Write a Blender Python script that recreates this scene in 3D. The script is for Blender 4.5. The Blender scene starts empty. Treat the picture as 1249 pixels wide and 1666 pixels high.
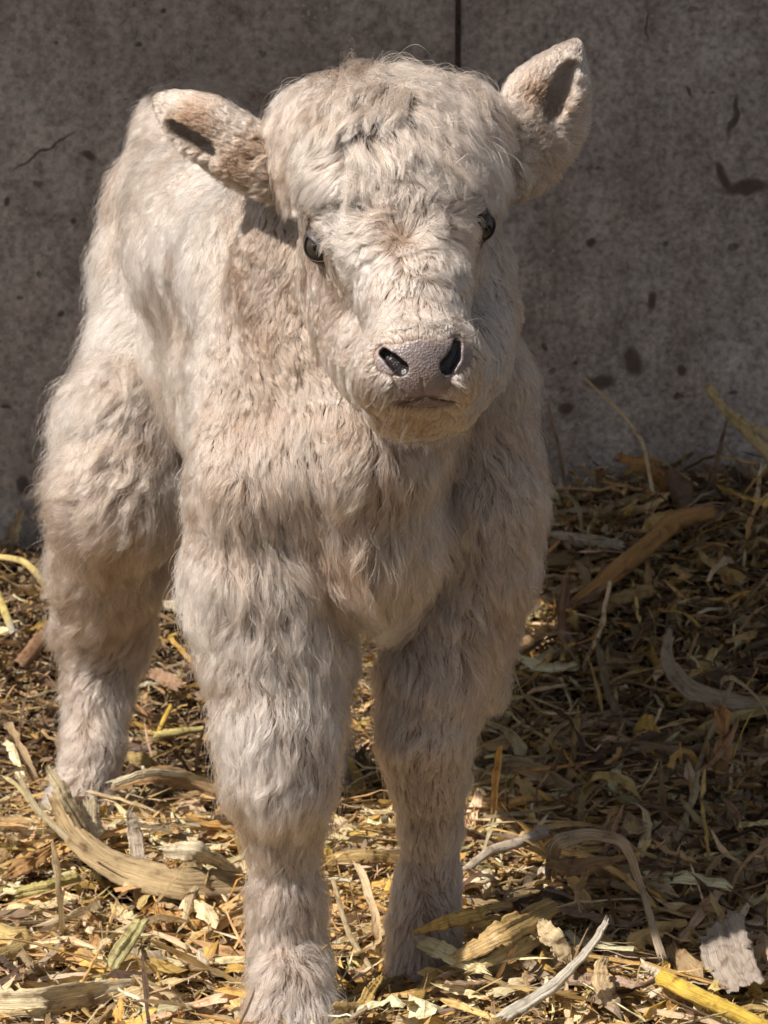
import bpy, math, random
import numpy as np
from mathutils import Vector, Matrix, kdtree

# ------------------------------------------------------------------ camera, world, sun, exposure
SC = bpy.context.scene
COL = SC.collection
rng = np.random.default_rng(7)
random.seed(7)
IW, IH, F = 1249.0, 1666.0, 5900.0            # photo pixels, focal length in photo pixels
CAM = np.array([0.0, -3.0, 1.0]); PITCH = math.atan(1150 / 5932)
cam = bpy.data.cameras.new('camera'); co = bpy.data.objects.new('camera', cam); COL.objects.link(co)
co.location = CAM; co.rotation_euler = (math.pi / 2 - PITCH, 0, 0)
cam.sensor_fit = 'VERTICAL'; cam.sensor_height = 36.0; cam.lens = 36.0 * F / IH
cam.clip_start = 0.05; cam.clip_end = 500
cam.dof.use_dof = True; cam.dof.focus_distance = 2.83; cam.dof.aperture_fstop = 22
SC.camera = co

SUN_EL, SUN_AZ = math.radians(50), math.radians(64)        # azimuth: to the left of the view, from the front
sdir = np.array([-math.sin(SUN_AZ) * math.cos(SUN_EL), -math.cos(SUN_AZ) * math.cos(SUN_EL), math.sin(SUN_EL)])
w = bpy.data.worlds.new('World'); SC.world = w; w.use_nodes = True
nt = w.node_tree; nt.nodes.clear()
sky = nt.nodes.new('ShaderNodeTexSky'); sky.sky_type = 'NISHITA'; sky.sun_disc = False
sky.sun_elevation = SUN_EL; sky.sun_rotation = math.atan2(sdir[0], sdir[1]) % (2 * math.pi)
bg = nt.nodes.new('ShaderNodeBackground'); bg.inputs['Strength'].default_value = 0.068
wo = nt.nodes.new('ShaderNodeOutputWorld')
hs = nt.nodes.new('ShaderNodeHueSaturation'); hs.inputs['Saturation'].default_value = .45
nt.links.new(sky.outputs[0], hs.inputs['Color']); nt.links.new(hs.outputs[0], bg.inputs[0]); nt.links.new(bg.outputs[0], wo.inputs[0])
sl = bpy.data.lights.new('sun', 'SUN'); sl.energy = 5.0; sl.angle = math.radians(0.5); sl.color = (1.0, 0.94, 0.87)
so = bpy.data.objects.new('sun', sl); COL.objects.link(so)
so.rotation_euler = Vector(sdir).to_track_quat('Z', 'Y').to_euler()
SC.view_settings.view_transform = 'Standard'; SC.view_settings.look = 'None'
SC.view_settings.exposure = 0.76; SC.view_settings.gamma = 1.0
SC.cycles.max_bounces = 10; SC.cycles.diffuse_bounces = 4; SC.cycles.glossy_bounces = 3
SC.cycles.transmission_bounces = 6; SC.cycles.transparent_max_bounces = 8
SC.cycles.use_denoising = True
WALL_Y = 1.25

# ------------------------------------------------------------------ pixel <-> world helpers (placing things at real depths)
cp, sp = math.cos(PITCH), math.sin(PITCH)
def ray(u, v):
    a = (u - IW / 2) / F; b = -(v - IH / 2) / F
    return np.array([a, cp + b * sp, -sp + b * cp])
def P(u, v, Y):
    d = ray(u, v); return CAM + d * ((Y - CAM[1]) / d[1])
def pxm(p):                                    # photo pixels per metre at a world point
    q = np.asarray(p) - CAM; return F / (q[1] * cp - q[2] * sp)

def lattice(seed, n=64):
    return np.random.default_rng(seed).random((n, n, n)).astype(np.float32) * 2 - 1
_LAT = [lattice(s, 32) for s in range(6)]
def vnoise(p, scale, k=0):
    q = np.asarray(p, dtype=np.float64) * scale + 100.37 * (k + 1)
    i = np.floor(q).astype(int); f = q - i; f = f * f * (3 - 2 * f); L = _LAT[k % 6]
    def g(a, b, c): return L[(i[:, 0] + a) % 32, (i[:, 1] + b) % 32, (i[:, 2] + c) % 32]
    x, y, z = f[:, 0], f[:, 1], f[:, 2]
    c00 = g(0,0,0) * (1 - x) + g(1,0,0) * x; c10 = g(0,1,0) * (1 - x) + g(1,1,0) * x
    c01 = g(0,0,1) * (1 - x) + g(1,0,1) * x; c11 = g(0,1,1) * (1 - x) + g(1,1,1) * x
    return (c00 * (1 - y) + c10 * y) * (1 - z) + (c01 * (1 - y) + c11 * y) * z
def vnoise3(p, scale, k=0):
    return np.stack([vnoise(p, scale, k + j) for j in range(3)], 1)
def sstep(a, b, x):
    t = np.clip((x - a) / (b - a), 0, 1); return t * t * (3 - 2 * t)
def nrm(v):
    return v / np.maximum(np.linalg.norm(v, axis=-1, keepdims=True), 1e-9)

def tag(o, label=None, cat=None, group=None, kind=None):
    if label: o['label'] = label
    if cat: o['category'] = cat
    if group: o['group'] = group
    if kind: o['kind'] = kind
    return o
def mesh_obj(name, verts, faces, mat, parent=None, smooth=True):
    me = bpy.data.meshes.new(name)
    verts = np.asarray(verts, dtype=np.float32)
    if isinstance(faces, np.ndarray):
        n, k = faces.shape
        me.vertices.add(len(verts)); me.vertices.foreach_set('co', verts.ravel())
        me.loops.add(n * k); me.loops.foreach_set('vertex_index', faces.astype(np.int32).ravel())
        me.polygons.add(n); me.polygons.foreach_set('loop_start', np.arange(n, dtype=np.int32) * k)
        me.update(calc_edges=True)
    else:
        me.from_pydata([tuple(map(float, v)) for v in verts], [], faces); me.update()
    if smooth: me.polygons.foreach_set('use_smooth', [True] * len(me.polygons))
    if mat: me.materials.append(mat)
    o = bpy.data.objects.new(name, me); COL.objects.link(o)
    if parent: o.parent = parent
    return o

# ------------------------------------------------------------------ materials
class NT:
    def __init__(s, name):
        s.m = bpy.data.materials.new(name); s.m.use_nodes = True; s.t = s.m.node_tree; s.t.nodes.clear()
        s.out = s.n('ShaderNodeOutputMaterial')
    def n(s, kind, **kw):
        x = s.t.nodes.new(kind)
        for k, v in kw.items():
            if k in x.inputs: x.inputs[k].default_value = v
            else: setattr(x, k, v)
        return x
    def l(s, a, b): s.t.links.new(a, b)
    def noise(s, vec, scale, detail=4, rough=.6, dist=0):
        x = s.n('ShaderNodeTexNoise'); x.inputs['Scale'].default_value = scale; x.inputs['Detail'].default_value = detail
        x.inputs['Roughness'].default_value = rough; x.inputs['Distortion'].default_value = dist
        if vec is not None: s.l(vec, x.inputs['Vector'])
        return x.outputs['Fac']
    def ramp(s, fac, stops):
        x = s.n('ShaderNodeValToRGB'); el = x.color_ramp.elements
        while len(el) < len(stops): el.new(.5)
        for e, (p, c) in zip(el, stops):
            e.position = p; e.color = (*c, 1) if len(c) == 3 else c
        s.l(fac, x.inputs['Fac']); return x.outputs['Color']
    def mix(s, fac, a, b, mode='MIX'):
        x = s.n('ShaderNodeMix', data_type='RGBA', blend_type=mode)
        for sock, v in ((x.inputs[0], fac), (x.inputs[6], a), (x.inputs[7], b)):
            if hasattr(v, 'links'): s.l(v, sock)
            elif isinstance(v, (int, float)): sock.default_value = v
            else: sock.default_value = (*v, 1)
        return x.outputs[2]
    def math(s, op, a, b=None, c=None, clamp=False):
        x = s.n('ShaderNodeMath', operation=op, use_clamp=clamp)
        for i, v in enumerate((a, b, c)):
            if v is None: continue
            if hasattr(v, 'links'): s.l(v, x.inputs[i])
            else: x.inputs[i].default_value = v
        return x.outputs[0]
    def bump(s, h, strength, dist, normal=None):
        x = s.n('ShaderNodeBump'); x.inputs['Strength'].default_value = strength; x.inputs['Distance'].default_value = dist
        s.l(h, x.inputs['Height'])
        if normal is not None: s.l(normal, x.inputs['Normal'])
        return x.outputs[0]
    def bsdf(s, color, rough=.8, spec=.3, normal=None, **kw):
        b = s.n('ShaderNodeBsdfPrincipled')
        if hasattr(color, 'links'): s.l(color, b.inputs['Base Color'])
        else: b.inputs['Base Color'].default_value = (*color, 1)
        if hasattr(rough, 'links'): s.l(rough, b.inputs['Roughness'])
        else: b.inputs['Roughness'].default_value = rough
        b.inputs['Specular IOR Level'].default_value = spec
        for k, v in kw.items(): b.inputs[k.replace('_', ' ')].default_value = v
        if normal is not None: s.l(normal, b.inputs['Normal'])
        s.l(b.outputs[0], s.out.inputs['Surface']); return b

def mat_wall():
    s = NT('weathered_concrete'); tc = s.n('ShaderNodeTexCoord').outputs['Object']
    n1 = s.noise(tc, 3.0, 6, .6); n2 = s.noise(tc, 22, 8, .65); n3 = s.noise(tc, 130, 6, .7); n4 = s.noise(tc, 420, 3, .6)
    c = s.ramp(n1, [(.3, (.275, .228, .195)), (.5, (.365, .315, .278)), (.7, (.47, .42, .38))])
    c = s.mix(1, c, s.ramp(n2, [(.3, (.72, .69, .67)), (.5, (1, 1, 1)), (.72, (1.22, 1.19, 1.17))]), 'MULTIPLY')
    c = s.mix(1, c, s.ramp(n3, [(.32, (.52, .50, .49)), (.5, (1, 1, 1)), (.68, (1.42, 1.40, 1.38))]), 'MULTIPLY')
    st_ = s.n('ShaderNodeVectorMath', operation='MULTIPLY'); st_.inputs[1].default_value = (9, 1, 1.1); s.l(tc, st_.inputs[0])
    c = s.mix(1, c, s.ramp(s.noise(st_.outputs[0], 1.6, 6, .6, .6), [(.3, (.80, .76, .73)), (.5, (1, 1, 1)), (.7, (1.1, 1.1, 1.1))]), 'MULTIPLY')
    # exposed fine aggregate: pale and dark grains
    vo = s.n('ShaderNodeTexVoronoi'); vo.inputs['Scale'].default_value = 150; s.l(tc, vo.inputs['Vector'])
    g = s.math('LESS_THAN', vo.outputs['Distance'], .30)
    gr = s.n('ShaderNodeSeparateColor'); s.l(vo.outputs['Color'], gr.inputs[0])
    gm = s.math('MULTIPLY', g, s.math('GREATER_THAN', gr.outputs[0], .78))
    gm = s.math('MULTIPLY', gm, s.ramp(s.noise(tc, 5, 3), [(.4, (0, 0, 0)), (.62, (1, 1, 1))]))
    c = s.mix(s.math('MULTIPLY', gm, .75), c, (.50, .46, .42))
    # pits
    vp = s.n('ShaderNodeTexVoronoi'); vp.inputs['Scale'].default_value = 38
    wv = s.n('ShaderNodeVectorMath', operation='ADD')
    nv = s.n('ShaderNodeTexNoise'); nv.inputs['Scale'].default_value = 60; s.l(tc, nv.inputs['Vector'])
    sc_ = s.n('ShaderNodeVectorMath', operation='SCALE'); s.l(nv.outputs['Color'], sc_.inputs[0]); sc_.inputs['Scale'].default_value = .018
    s.l(tc, wv.inputs[0]); s.l(sc_.outputs[0], wv.inputs[1]); s.l(wv.outputs[0], vp.inputs['Vector'])
    sp_ = s.n('ShaderNodeSeparateColor'); s.l(vp.outputs['Color'], sp_.inputs[0])
    rad = s.math('MULTIPLY', s.math('SUBTRACT', sp_.outputs[0], .72), .75)
    pit = s.ramp(s.math('SUBTRACT', rad, vp.outputs['Distance']), [(.0, (0, 0, 0)), (.035, (1, 1, 1))])
    c = s.mix(s.math('MULTIPLY', pit, .6), c, (.07, .05, .04))
    # splashes of dried muck and rust marks, each at its own place
    sep = s.n('ShaderNodeSeparateXYZ')
    dn = s.n('ShaderNodeTexNoise'); dn.inputs['Scale'].default_value = 45; dn.inputs['Detail'].default_value = 5; s.l(tc, dn.inputs['Vector'])
    dsc = s.n('ShaderNodeVectorMath', operation='MULTIPLY_ADD'); s.l(dn.outputs['Color'], dsc.inputs[0])
    dsc.inputs[1].default_value = (.016, .016, .016); s.l(tc, dsc.inputs[2]); s.l(dsc.outputs[0], sep.inputs[0])
    st = None
    marks = [(1195, 190, 7, 42, -12), (1178, 290, 8, 32, 28), (1215, 305, 45, 14, 4), (1028, 588, 20, 28, 25), (975, 622, 30, 14, 10),
             (1060, 490, 9, 18, 5), (1108, 600, 9, 12, 0), (145, 255, 18, 9, -20), (1120, 148, 4, 11, 30), (920, 665, 14, 10, 0),
             (963, 395, 12, 8, 0), (885, 566, 6, 10, 30), (1102, 645, 7, 9, -30), (98, 665, 12, 7, 0), (95, 635, 8, 8, 0), (8, 664, 14, 5, 0),
             (100, 512, 7, 6, 0), (118, 360, 7, 6, 0), (35, 790, 12, 22, 0), (70, 245, 70, 3, 32), (745, 40, 0, 0, 0), (1055, 40, 2, 36, 0), (1195, 640, 9, 5, 0), (225, 75, 7, 5, 0), (265, 18, 5, 6, 0), (8, 330, 7, 9, 0)]
    for (u, v, ru, rv, ang) in marks:
        if ru == 0: continue
        c0 = P(u, v, WALL_Y); k = 1 / pxm(c0); a = math.radians(ang)
        dx = s.math('SUBTRACT', sep.outputs[0], float(c0[0]) + .008); dz = s.math('SUBTRACT', sep.outputs[2], float(c0[2]) + .008)
        e1 = s.math('MULTIPLY', s.math('ADD', s.math('MULTIPLY', dx, math.cos(a)), s.math('MULTIPLY', dz, math.sin(a))), 1 / (ru * k))
        e2 = s.math('MULTIPLY', s.math('SUBTRACT', s.math('MULTIPLY', dz, math.cos(a)), s.math('MULTIPLY', dx, math.sin(a))), 1 / (rv * k))
        r2 = s.math('ADD', s.math('MULTIPLY', e1, e1), s.math('MULTIPLY', e2, e2))
        m = s.math('SUBTRACT', 1.15, r2, clamp=True)
        st = m if st is None else s.math('MAXIMUM', st, m)
    stm = s.ramp(s.math('MULTIPLY', st, s.math('ADD', s.math('MULTIPLY', n3, 1.6), .1)), [(.12, (0, 0, 0)), (.75, (1, 1, 1))])
    c = s.mix(s.math('MULTIPLY', stm, .86), c, (.075, .047, .034))
    h = s.math('ADD', s.math('MULTIPLY', n3, .6), s.math('MULTIPLY', n4, .35))
    h = s.math('ADD', h, s.math('MULTIPLY', n2, .9)); h = s.math('SUBTRACT', h, s.math('MULTIPLY', pit, .9)); h = s.math('ADD', h, s.math('MULTIPLY', gm, .35))
    s.bsdf(c, .85, .25, s.bump(h, 1.0, .009)); return s.m

def mat_ground():
    s = NT('trodden_muck'); tc = s.n('ShaderNodeTexCoord').outputs['Object']
    n = s.noise(tc, 14, 8, .65); n2 = s.noise(tc, 120, 6, .7)
    c = s.ramp(n, [(.3, (.022, .014, .009)), (.55, (.05, .032, .02)), (.75, (.10, .068, .04))])
    s.bsdf(c, .95, .1, s.bump(n2, 1.0, .01)); return s.m

def mat_straw():
    s = NT('dry_straw')
    at = s.n('ShaderNodeAttribute', attribute_name='col'); uv = s.n('ShaderNodeAttribute', attribute_name='fib')
    mp = s.n('ShaderNodeVectorMath', operation='MULTIPLY'); mp.inputs[1].default_value = (1400, 22, 1); s.l(uv.outputs['Vector'], mp.inputs[0])
    f1 = s.noise(mp.outputs[0], 1.0, 4, .7)
    mp2 = s.n('ShaderNodeVectorMath', operation='MULTIPLY'); mp2.inputs[1].default_value = (90, 60, 1); s.l(uv.outputs['Vector'], mp2.inputs[0])
    f2 = s.noise(mp2.outputs[0], 1.0, 5, .65)
    c = s.mix(1, at.outputs['Color'], s.ramp(f1, [(.30, (.42, .36, .28)), (.5, (1, 1, 1)), (.70, (1.35, 1.35, 1.32))]), 'MULTIPLY')
    c = s.mix(1, c, s.ramp(f2, [(.3, (.40, .30, .22)), (.47, (1, 1, 1)), (.7, (1.2, 1.22, 1.25))]), 'MULTIPLY')
    b = s.n('ShaderNodeBsdfPrincipled'); s.l(c, b.inputs['Base Color']); b.inputs['Roughness'].default_value = .43
    b.inputs['Specular IOR Level'].default_value = .45
    s.l(s.bump(f1, 1.0, .0022), b.inputs['Normal'])
    tr = s.n('ShaderNodeBsdfTranslucent'); s.l(c, tr.inputs['Color'])
    mx = s.n('ShaderNodeMixShader'); mx.inputs[0].default_value = .22
    s.l(b.outputs[0], mx.inputs[1]); s.l(tr.outputs[0], mx.inputs[2]); s.l(mx.outputs[0], s.out.inputs['Surface'])
    return s.m

def mat_hair():
    s = NT('calf_hair'); at = s.n('ShaderNodeAttribute', attribute_name='tint')
    c = s.ramp(at.outputs['Fac'], [(0, (.15, .082, .048)), (.35, (.28, .185, .13)), (.65, (.395, .285, .222)), (1, (.55, .435, .36))])
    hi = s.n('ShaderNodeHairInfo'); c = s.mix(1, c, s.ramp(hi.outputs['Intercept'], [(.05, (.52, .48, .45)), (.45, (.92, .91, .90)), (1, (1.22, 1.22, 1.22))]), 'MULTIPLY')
    h = s.n('ShaderNodeBsdfHairPrincipled'); h.model = 'CHIANG'; h.parametrization = 'COLOR'
    s.l(c, h.inputs['Color']); h.inputs['Roughness'].default_value = .42; h.inputs['Radial Roughness'].default_value = .55
    h.inputs['Coat'].default_value = 0; h.inputs['IOR'].default_value = 1.5
    for nm, v in (('Random Color', .0), ('Random Roughness', .2)):
        if nm in h.inputs: h.inputs[nm].default_value = v
    s.l(h.outputs[0], s.out.inputs['Surface']); return s.m

def mat_skin():
    s = NT('calf_skin'); tc = s.n('ShaderNodeTexCoord').outputs['Object']
    c = s.ramp(s.noise(tc, 30, 4), [(.3, (.13, .09, .065)), (.7, (.19, .14, .10))])
    s.bsdf(c, .8, .15); return s.m

def mat_muzzle():
    s = NT('muzzle_skin'); tc = s.n('ShaderNodeTexCoord').outputs['Object']
    at = s.n('ShaderNodeAttribute', attribute_name='col')
    vo = s.n('ShaderNodeTexVoronoi'); vo.inputs['Scale'].default_value = 520; s.l(tc, vo.inputs['Vector'])
    nz = s.noise(tc, 160, 5, .65)
    c = s.mix(1, at.outputs['Color'], s.ramp(nz, [(.3, (.72, .7, .7)), (.5, (1, 1, 1)), (.72, (1.22, 1.2, 1.2))]), 'MULTIPLY')
    h = s.math('ADD', s.math('MULTIPLY', vo.outputs['Distance'], .5), nz)
    s.bsdf(c, .38, .5, s.bump(h, .6, .0016)); return s.m

def mat_eye():
    s = NT('eye'); at = s.n('ShaderNodeAttribute', attribute_name='col')
    s.bsdf(at.outputs['Color'], .12, .35); return s.m
def mat_plain(name, col, rough=.6, spec=.3):
    s = NT(name); tc = s.n('ShaderNodeTexCoord').outputs['Object']
    c = s.mix(1, col, s.ramp(s.noise(tc, 300, 4), [(.3, (.7, .7, .7)), (.7, (1.2, 1.2, 1.2))]), 'MULTIPLY')
    s.bsdf(c, rough, spec); return s.m
M_STRAW, M_HAIR, M_SKIN = mat_straw(), mat_hair(), mat_skin()

# ------------------------------------------------------------------ the setting: ground, wall, added shade roof
def zg(x, y):
    x = np.asarray(x, float); y = np.asarray(y, float)
    bank = sstep(.62, 1.25, y) * (.128 + .066 * sstep(-.15, .22, x))
    p = np.stack([x.ravel(), y.ravel(), np.zeros(x.size)], 1)
    n = (vnoise(p, 6.5, 0) * .012 + vnoise(p, 19, 1) * .007).reshape(x.shape)
    mound = .022 * np.exp(-(((x - .17) / .13) ** 2 + ((y - .02) / .09) ** 2)) + .03 * np.exp(-(((x + .27) / .10) ** 2 + ((y - .36) / .07) ** 2))
    rb = .025 * sstep(.12, .35, x) * sstep(.2, .6, y)
    return bank + n + mound + rb - .012 - .036 * sstep(.30, .0, y)
def build_ground():
    xs = np.concatenate([[-60, -20, -6, -2.5], np.arange(-1.2, 1.2001, .015), [2.5, 6, 20, 60]])
    ys = np.concatenate([[-60, -20, -6, -2], np.arange(-.9, WALL_Y + .031, .015)])
    X, Y = np.meshgrid(xs, ys, indexing='ij')
    Z = zg(X, Y); p = np.stack([X.ravel(), Y.ravel(), np.zeros(X.size)], 1)
    Z = Z + (vnoise(p, 60, 2) * .005).reshape(X.shape)
    V = np.stack([X.ravel(), Y.ravel(), Z.ravel()], 1)
    nx, ny = X.shape; i = np.arange(nx * ny).reshape(nx, ny)
    Fc = np.stack([i[:-1, :-1], i[1:, :-1], i[1:, 1:], i[:-1, 1:]], -1).reshape(-1, 4)
    tag(mesh_obj('ground', V, Fc, mat_ground()), kind='structure')
build_ground()

def box(lo, hi):
    (a, b, c), (d, e, f) = lo, hi
    V = [(a,b,c),(d,b,c),(d,e,c),(a,e,c),(a,b,f),(d,b,f),(d,e,f),(a,e,f)]
    return V, [(0,3,2,1),(4,5,6,7),(0,1,5,4),(1,2,6,5),(2,3,7,6),(3,0,4,7)]
def boxes(lst):
    V, Fc = [], []
    for lo, hi in lst:
        v, f = box(lo, hi); Fc += [tuple(i + len(V) for i in q) for q in f]; V += v
    return V, Fc
jx = float(P(745, 50, WALL_Y)[0])
V, Fc = boxes([((-4, WALL_Y, -.2), (jx - .0035, WALL_Y + .2, 2.1)), ((jx + .0035, WALL_Y + .002, -.2), (4, WALL_Y + .2, 2.1)),
               ((jx - .0035, WALL_Y + .02, -.2), (jx + .0035, WALL_Y + .2, 2.1))])
tag(mesh_obj('concrete_wall', V, Fc, mat_wall(), smooth=False), 'grey brown weathered concrete wall with pits and dried muck splashes', 'wall')
RP = [(-3.8, .354), (-1.534, .354), (-1.424, .054), (-1.374, -.226), (-.854, -.506), (-.734, -.93), (.5, -.93), (.5, 1.44), (-3.8, 1.44)]  # added roof, outline shaped for the shadow it throws on wall and straw
V = [(x, y, z) for z in (2.30, 2.34) for x, y in RP]; n_ = len(RP)
Fc = [tuple(range(n_))[::-1], tuple(range(n_, 2 * n_))] + [(i, (i + 1) % n_, n_ + (i + 1) % n_, n_ + i) for i in range(n_)]
tag(mesh_obj('shade_roof', V, Fc, mat_plain('shade_roof_sheet', (.55, .53, .50)), smooth=False), 'unseen roof slab added above the concrete wall to shade it, out of the picture', 'roof')

# ------------------------------------------------------------------ the calf: one implicit body, meshed as one surface
def mk(u, v, Y, r):
    p = P(u, v, Y); return p, r / pxm(p)
PR = []                                        # (kind, data..., k)
def chain(pts, k=.02):
    q = [mk(*a) for a in pts]
    for (a, ra), (b, rb) in zip(q, q[1:]): PR.append(('cone', a, b, ra, rb, k))
def ball(u, v, Y, r, k=.02): a, ra = mk(u, v, Y, r); PR.append(('cone', a, a + 1e-4, ra, ra, k))
def frame(ax, nrm_):                            # rows: long axis, width axis, thickness axis
    x = np.array(ax, float); x /= np.linalg.norm(x); z = np.array(nrm_, float); z -= x * (x @ z); z /= np.linalg.norm(z)
    return np.stack([x, np.cross(z, x), z])
def ell(u, v, Y, R, rad, k=.02, sub=False):
    PR.append(('sub' if sub else 'ell', P(u, v, Y) if v is not None else np.array(u), R, np.array(rad, float), k))
I3 = np.eye(3)
# trunk: rump, barrel, shoulders, chest, neck
chain([(345, 300, .62, 128), (400, 400, .42, 155), (500, 470, .22, 170), (570, 600, .06, 165)], .05)      # barrel
chain([(370, 560, .50, 120), (450, 640, .32, 140), (540, 720, .16, 150)], .05)                              # belly side
chain([(440, 620, .10, 128), (434, 785, .03, 120)], .045)                                                    # near shoulder
chain([(735, 640, .10, 130), (765, 800, .08, 105)], .05)                                                    # far shoulder
chain([(585, 740, .0, 125), (600, 880, .015, 82), (625, 965, .04, 50)], .04)                                 # brisket
chain([(560, 500, .15, 135), (645, 340, .08, 118)], .05)
chain([(468, 335, .05, 52), (478, 440, .06, 66), (500, 560, .05, 76)], .05)                                                    # neck
chain([(655, 640, .01, 92), (655, 500, -.0, 110)], .025)                                                    # throat
chain([(305, 215, .68, 75), (420, 215, .66, 65)], .04)                                                      # rump top
# legs
chain([(430, 830, .045, 108), (432, 940, .035, 117), (440, 1060, .02, 98), (452, 1180, .0, 86), (455, 1265, -.015, 72),
       (460, 1340, 0, 48), (464, 1450, .0, 40), (467, 1530, .0, 44), (470, 1590, -.02, 48)], .022)
chain([(466, 1590, -.03, 40), (450, 1645, -.045, 35), (446, 1700, -.055, 38)], .012); chain([(474, 1590, -.03, 40), (498, 1645, -.045, 35), (504, 1700, -.055, 38)], .012)
chain([(790, 800, .08, 80), (775, 910, .08, 84), (735, 1010, .08, 84), (705, 1100, .07, 74), (690, 1190, .06, 60), (697, 1265, .07, 48),
       (700, 1340, .08, 38), (697, 1430, .09, 38), (691, 1500, .09, 46), (682, 1580, .08, 50)], .022)
chain([(780, 980, .13, 52), (762, 1100, .15, 38), (755, 1150, .16, 24)], .02)                               # elbow
chain([(262, 330, .64, 80), (262, 430, .62, 84), (244, 560, .58, 80), (215, 690, .52, 88), (195, 800, .48, 86), (182, 920, .54, 76),
       (172, 1030, .58, 58), (162, 1120, .57, 41), (150, 1220, .54, 36), (130, 1310, .51, 42), (112, 1385, .49, 46)], .025)
chain([(480, 620, .62, 90), (500, 800, .55, 85), (515, 930, .60, 66), (520, 1060, .66, 42), (510, 1180, .62, 32),
       (508, 1270, .58, 36), (505, 1330, .55, 40)], .025)
# head
hx = nrm(P(690, 600, -.2) - P(630, 180, -.04)); side = nrm(np.array([.93, .30, .10]))
chain([(625, 275, -.035, 136), (637, 320, -.05, 138), (652, 385, -.075, 131)], .02)
chain([(558, 222, -.01, 80), (710, 226, .0, 80)], .03)
chain([(655, 400, -.09, 105), (672, 490, -.15, 74), (682, 560, -.19, 66)], .025)
chain([(570, 440, -.03, 72), (600, 560, -.08, 62)], .03); chain([(757, 430, -.01, 66), (755, 545, -.06, 62)], .03)
chain([(580, 435, .0, 68), (598, 520, -.05, 62), (626, 596, -.11, 54), (650, 645, -.14, 44)], .03); chain([(772, 440, .03, 52), (768, 520, -.02, 52), (752, 596, -.09, 50), (726, 645, -.12, 42)], .03)
RM = frame(side, (.12, -.95, -.1))
ell(684, 600, -.188, RM, (.055, .038, .040), .022)                                                           # muzzle
ell(688, 655, -.160, RM, (.044, .024, .036), .018)                                                           # chin
# brows
# eye sockets (eyes sit in them)
EYE_L = P(519, 405, -.112); EYE_R = P(789, 368, -.078)
NRM_L = nrm(np.array([-.50, -.84, -.05])); NRM_R = nrm(np.array([.60, -.78, -.02]))
# ears (leaf-shaped cups)
EARL_AX = nrm(P(285, 172, .02) - P(455, 268, -.01)); EARL_N = np.array([-.25, -.80, -.50])
EARR_AX = nrm(P(928, 85, .05) - P(828, 268, .03)); EARR_N = np.array([.30, -.92, .12])
def ear(c, ax, n, L, W, T, shift, inner):
    R = frame(ax, n); nn = R[2]
    PR.append(('ear', c, R, np.array([L, W, T]), c + nn * shift[2] + R[0] * shift[0] + R[1] * shift[1], np.array(inner), .012))
ear(P(362, 222, .01), EARL_AX, EARL_N, .064, .031, .018, (.014, .003, .013), (.032, .012, .015))
ear(P(880, 178, .04), EARR_AX, EARR_N, .066, .036, .019, (.008, .000, .014), (.038, .0135, .015))
chain([(455, 270, .0, 34), (400, 242, .01, 26)], .02); chain([(815, 262, .03, 40), (850, 222, .04, 30)], .02)
# nostrils / mouth
NOSE_R = frame(side, (.12, -1, -.15))
NOS_L, NOS_R = P(640, 588, -.222), P(737, 582, -.212)
def carve():
    ell(636, 587, -.229, frame((.62, .2, -.55), (.1, -1, 0)), (.0125, .0075, .016), .003, True)
    ell(737, 583, -.222, frame((.55, .25, .62), (-.1, -1, 0)), (.0120, .0085, .016), .003, True)

def smin(a, b, k):
    h = np.maximum(k - np.abs(a - b), 0) / k; return np.minimum(a, b) - h * h * k * .25
def d_ell(p, c, R, r):
    q = (p - c) @ R.T; k0 = np.linalg.norm(q / r, axis=-1); k1 = np.linalg.norm(q / (r * r), axis=-1)
    return k0 * (k0 - 1) / np.maximum(k1, 1e-6)
def prim(p, pr):
    if pr[0] == 'cone':
        _, a, b, ra, rb, k = pr; ba = b - a; h = np.clip(((p - a) @ ba) / (ba @ ba), 0, 1)
        return np.linalg.norm(p - a - h[..., None] * ba, axis=-1) - (ra + (rb - ra) * h)
    if pr[0] == 'ear':
        _, c, R, r, c2, r2, k = pr
        q = (p - c) @ R.T; t = np.clip(q[..., 0] / r[0], -1, 1)         # taper to a pointed tip
        rr = 1 - (.50 if pr[1][0] > 0 else .22) * np.clip(t, 0, 1) ** 1.6
        q2 = np.stack([q[..., 0], q[..., 1] / rr, q[..., 2]], -1)
        k0 = np.linalg.norm(q2 / r, axis=-1); k1 = np.linalg.norm(q2 / (r * r), axis=-1); d = k0 * (k0 - 1) / np.maximum(k1, 1e-6)
        return np.maximum(d, -d_ell(p, c2, R, r2))
    return d_ell(p, pr[1], pr[2], pr[3])
def bounds(pr, m):
    if pr[0] == 'cone':
        _, a, b, ra, rb, k = pr; r = max(ra, rb) + m; return np.minimum(a, b) - r, np.maximum(a, b) + r
    r = max(pr[3]) + m; return pr[1] - r, pr[1] + r
def sdf(p, prims):
    D = np.full(p.shape[0], .5)
    for pr in prims:
        if pr[0] == 'sub': D = -smin(-D, prim(p, pr), pr[-1]); continue
        lo, hi = bounds(pr, .09); m = np.all((p > lo) & (p < hi), axis=1)
        if m.any(): D[m] = smin(D[m], prim(p[m], pr), pr[-1])
    return D
def grad(p, prims, e=.0008):
    g = np.stack([sdf(p + np.eye(3)[i] * e, prims) - sdf(p - np.eye(3)[i] * e, prims) for i in range(3)], 1)
    return nrm(g)
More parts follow.
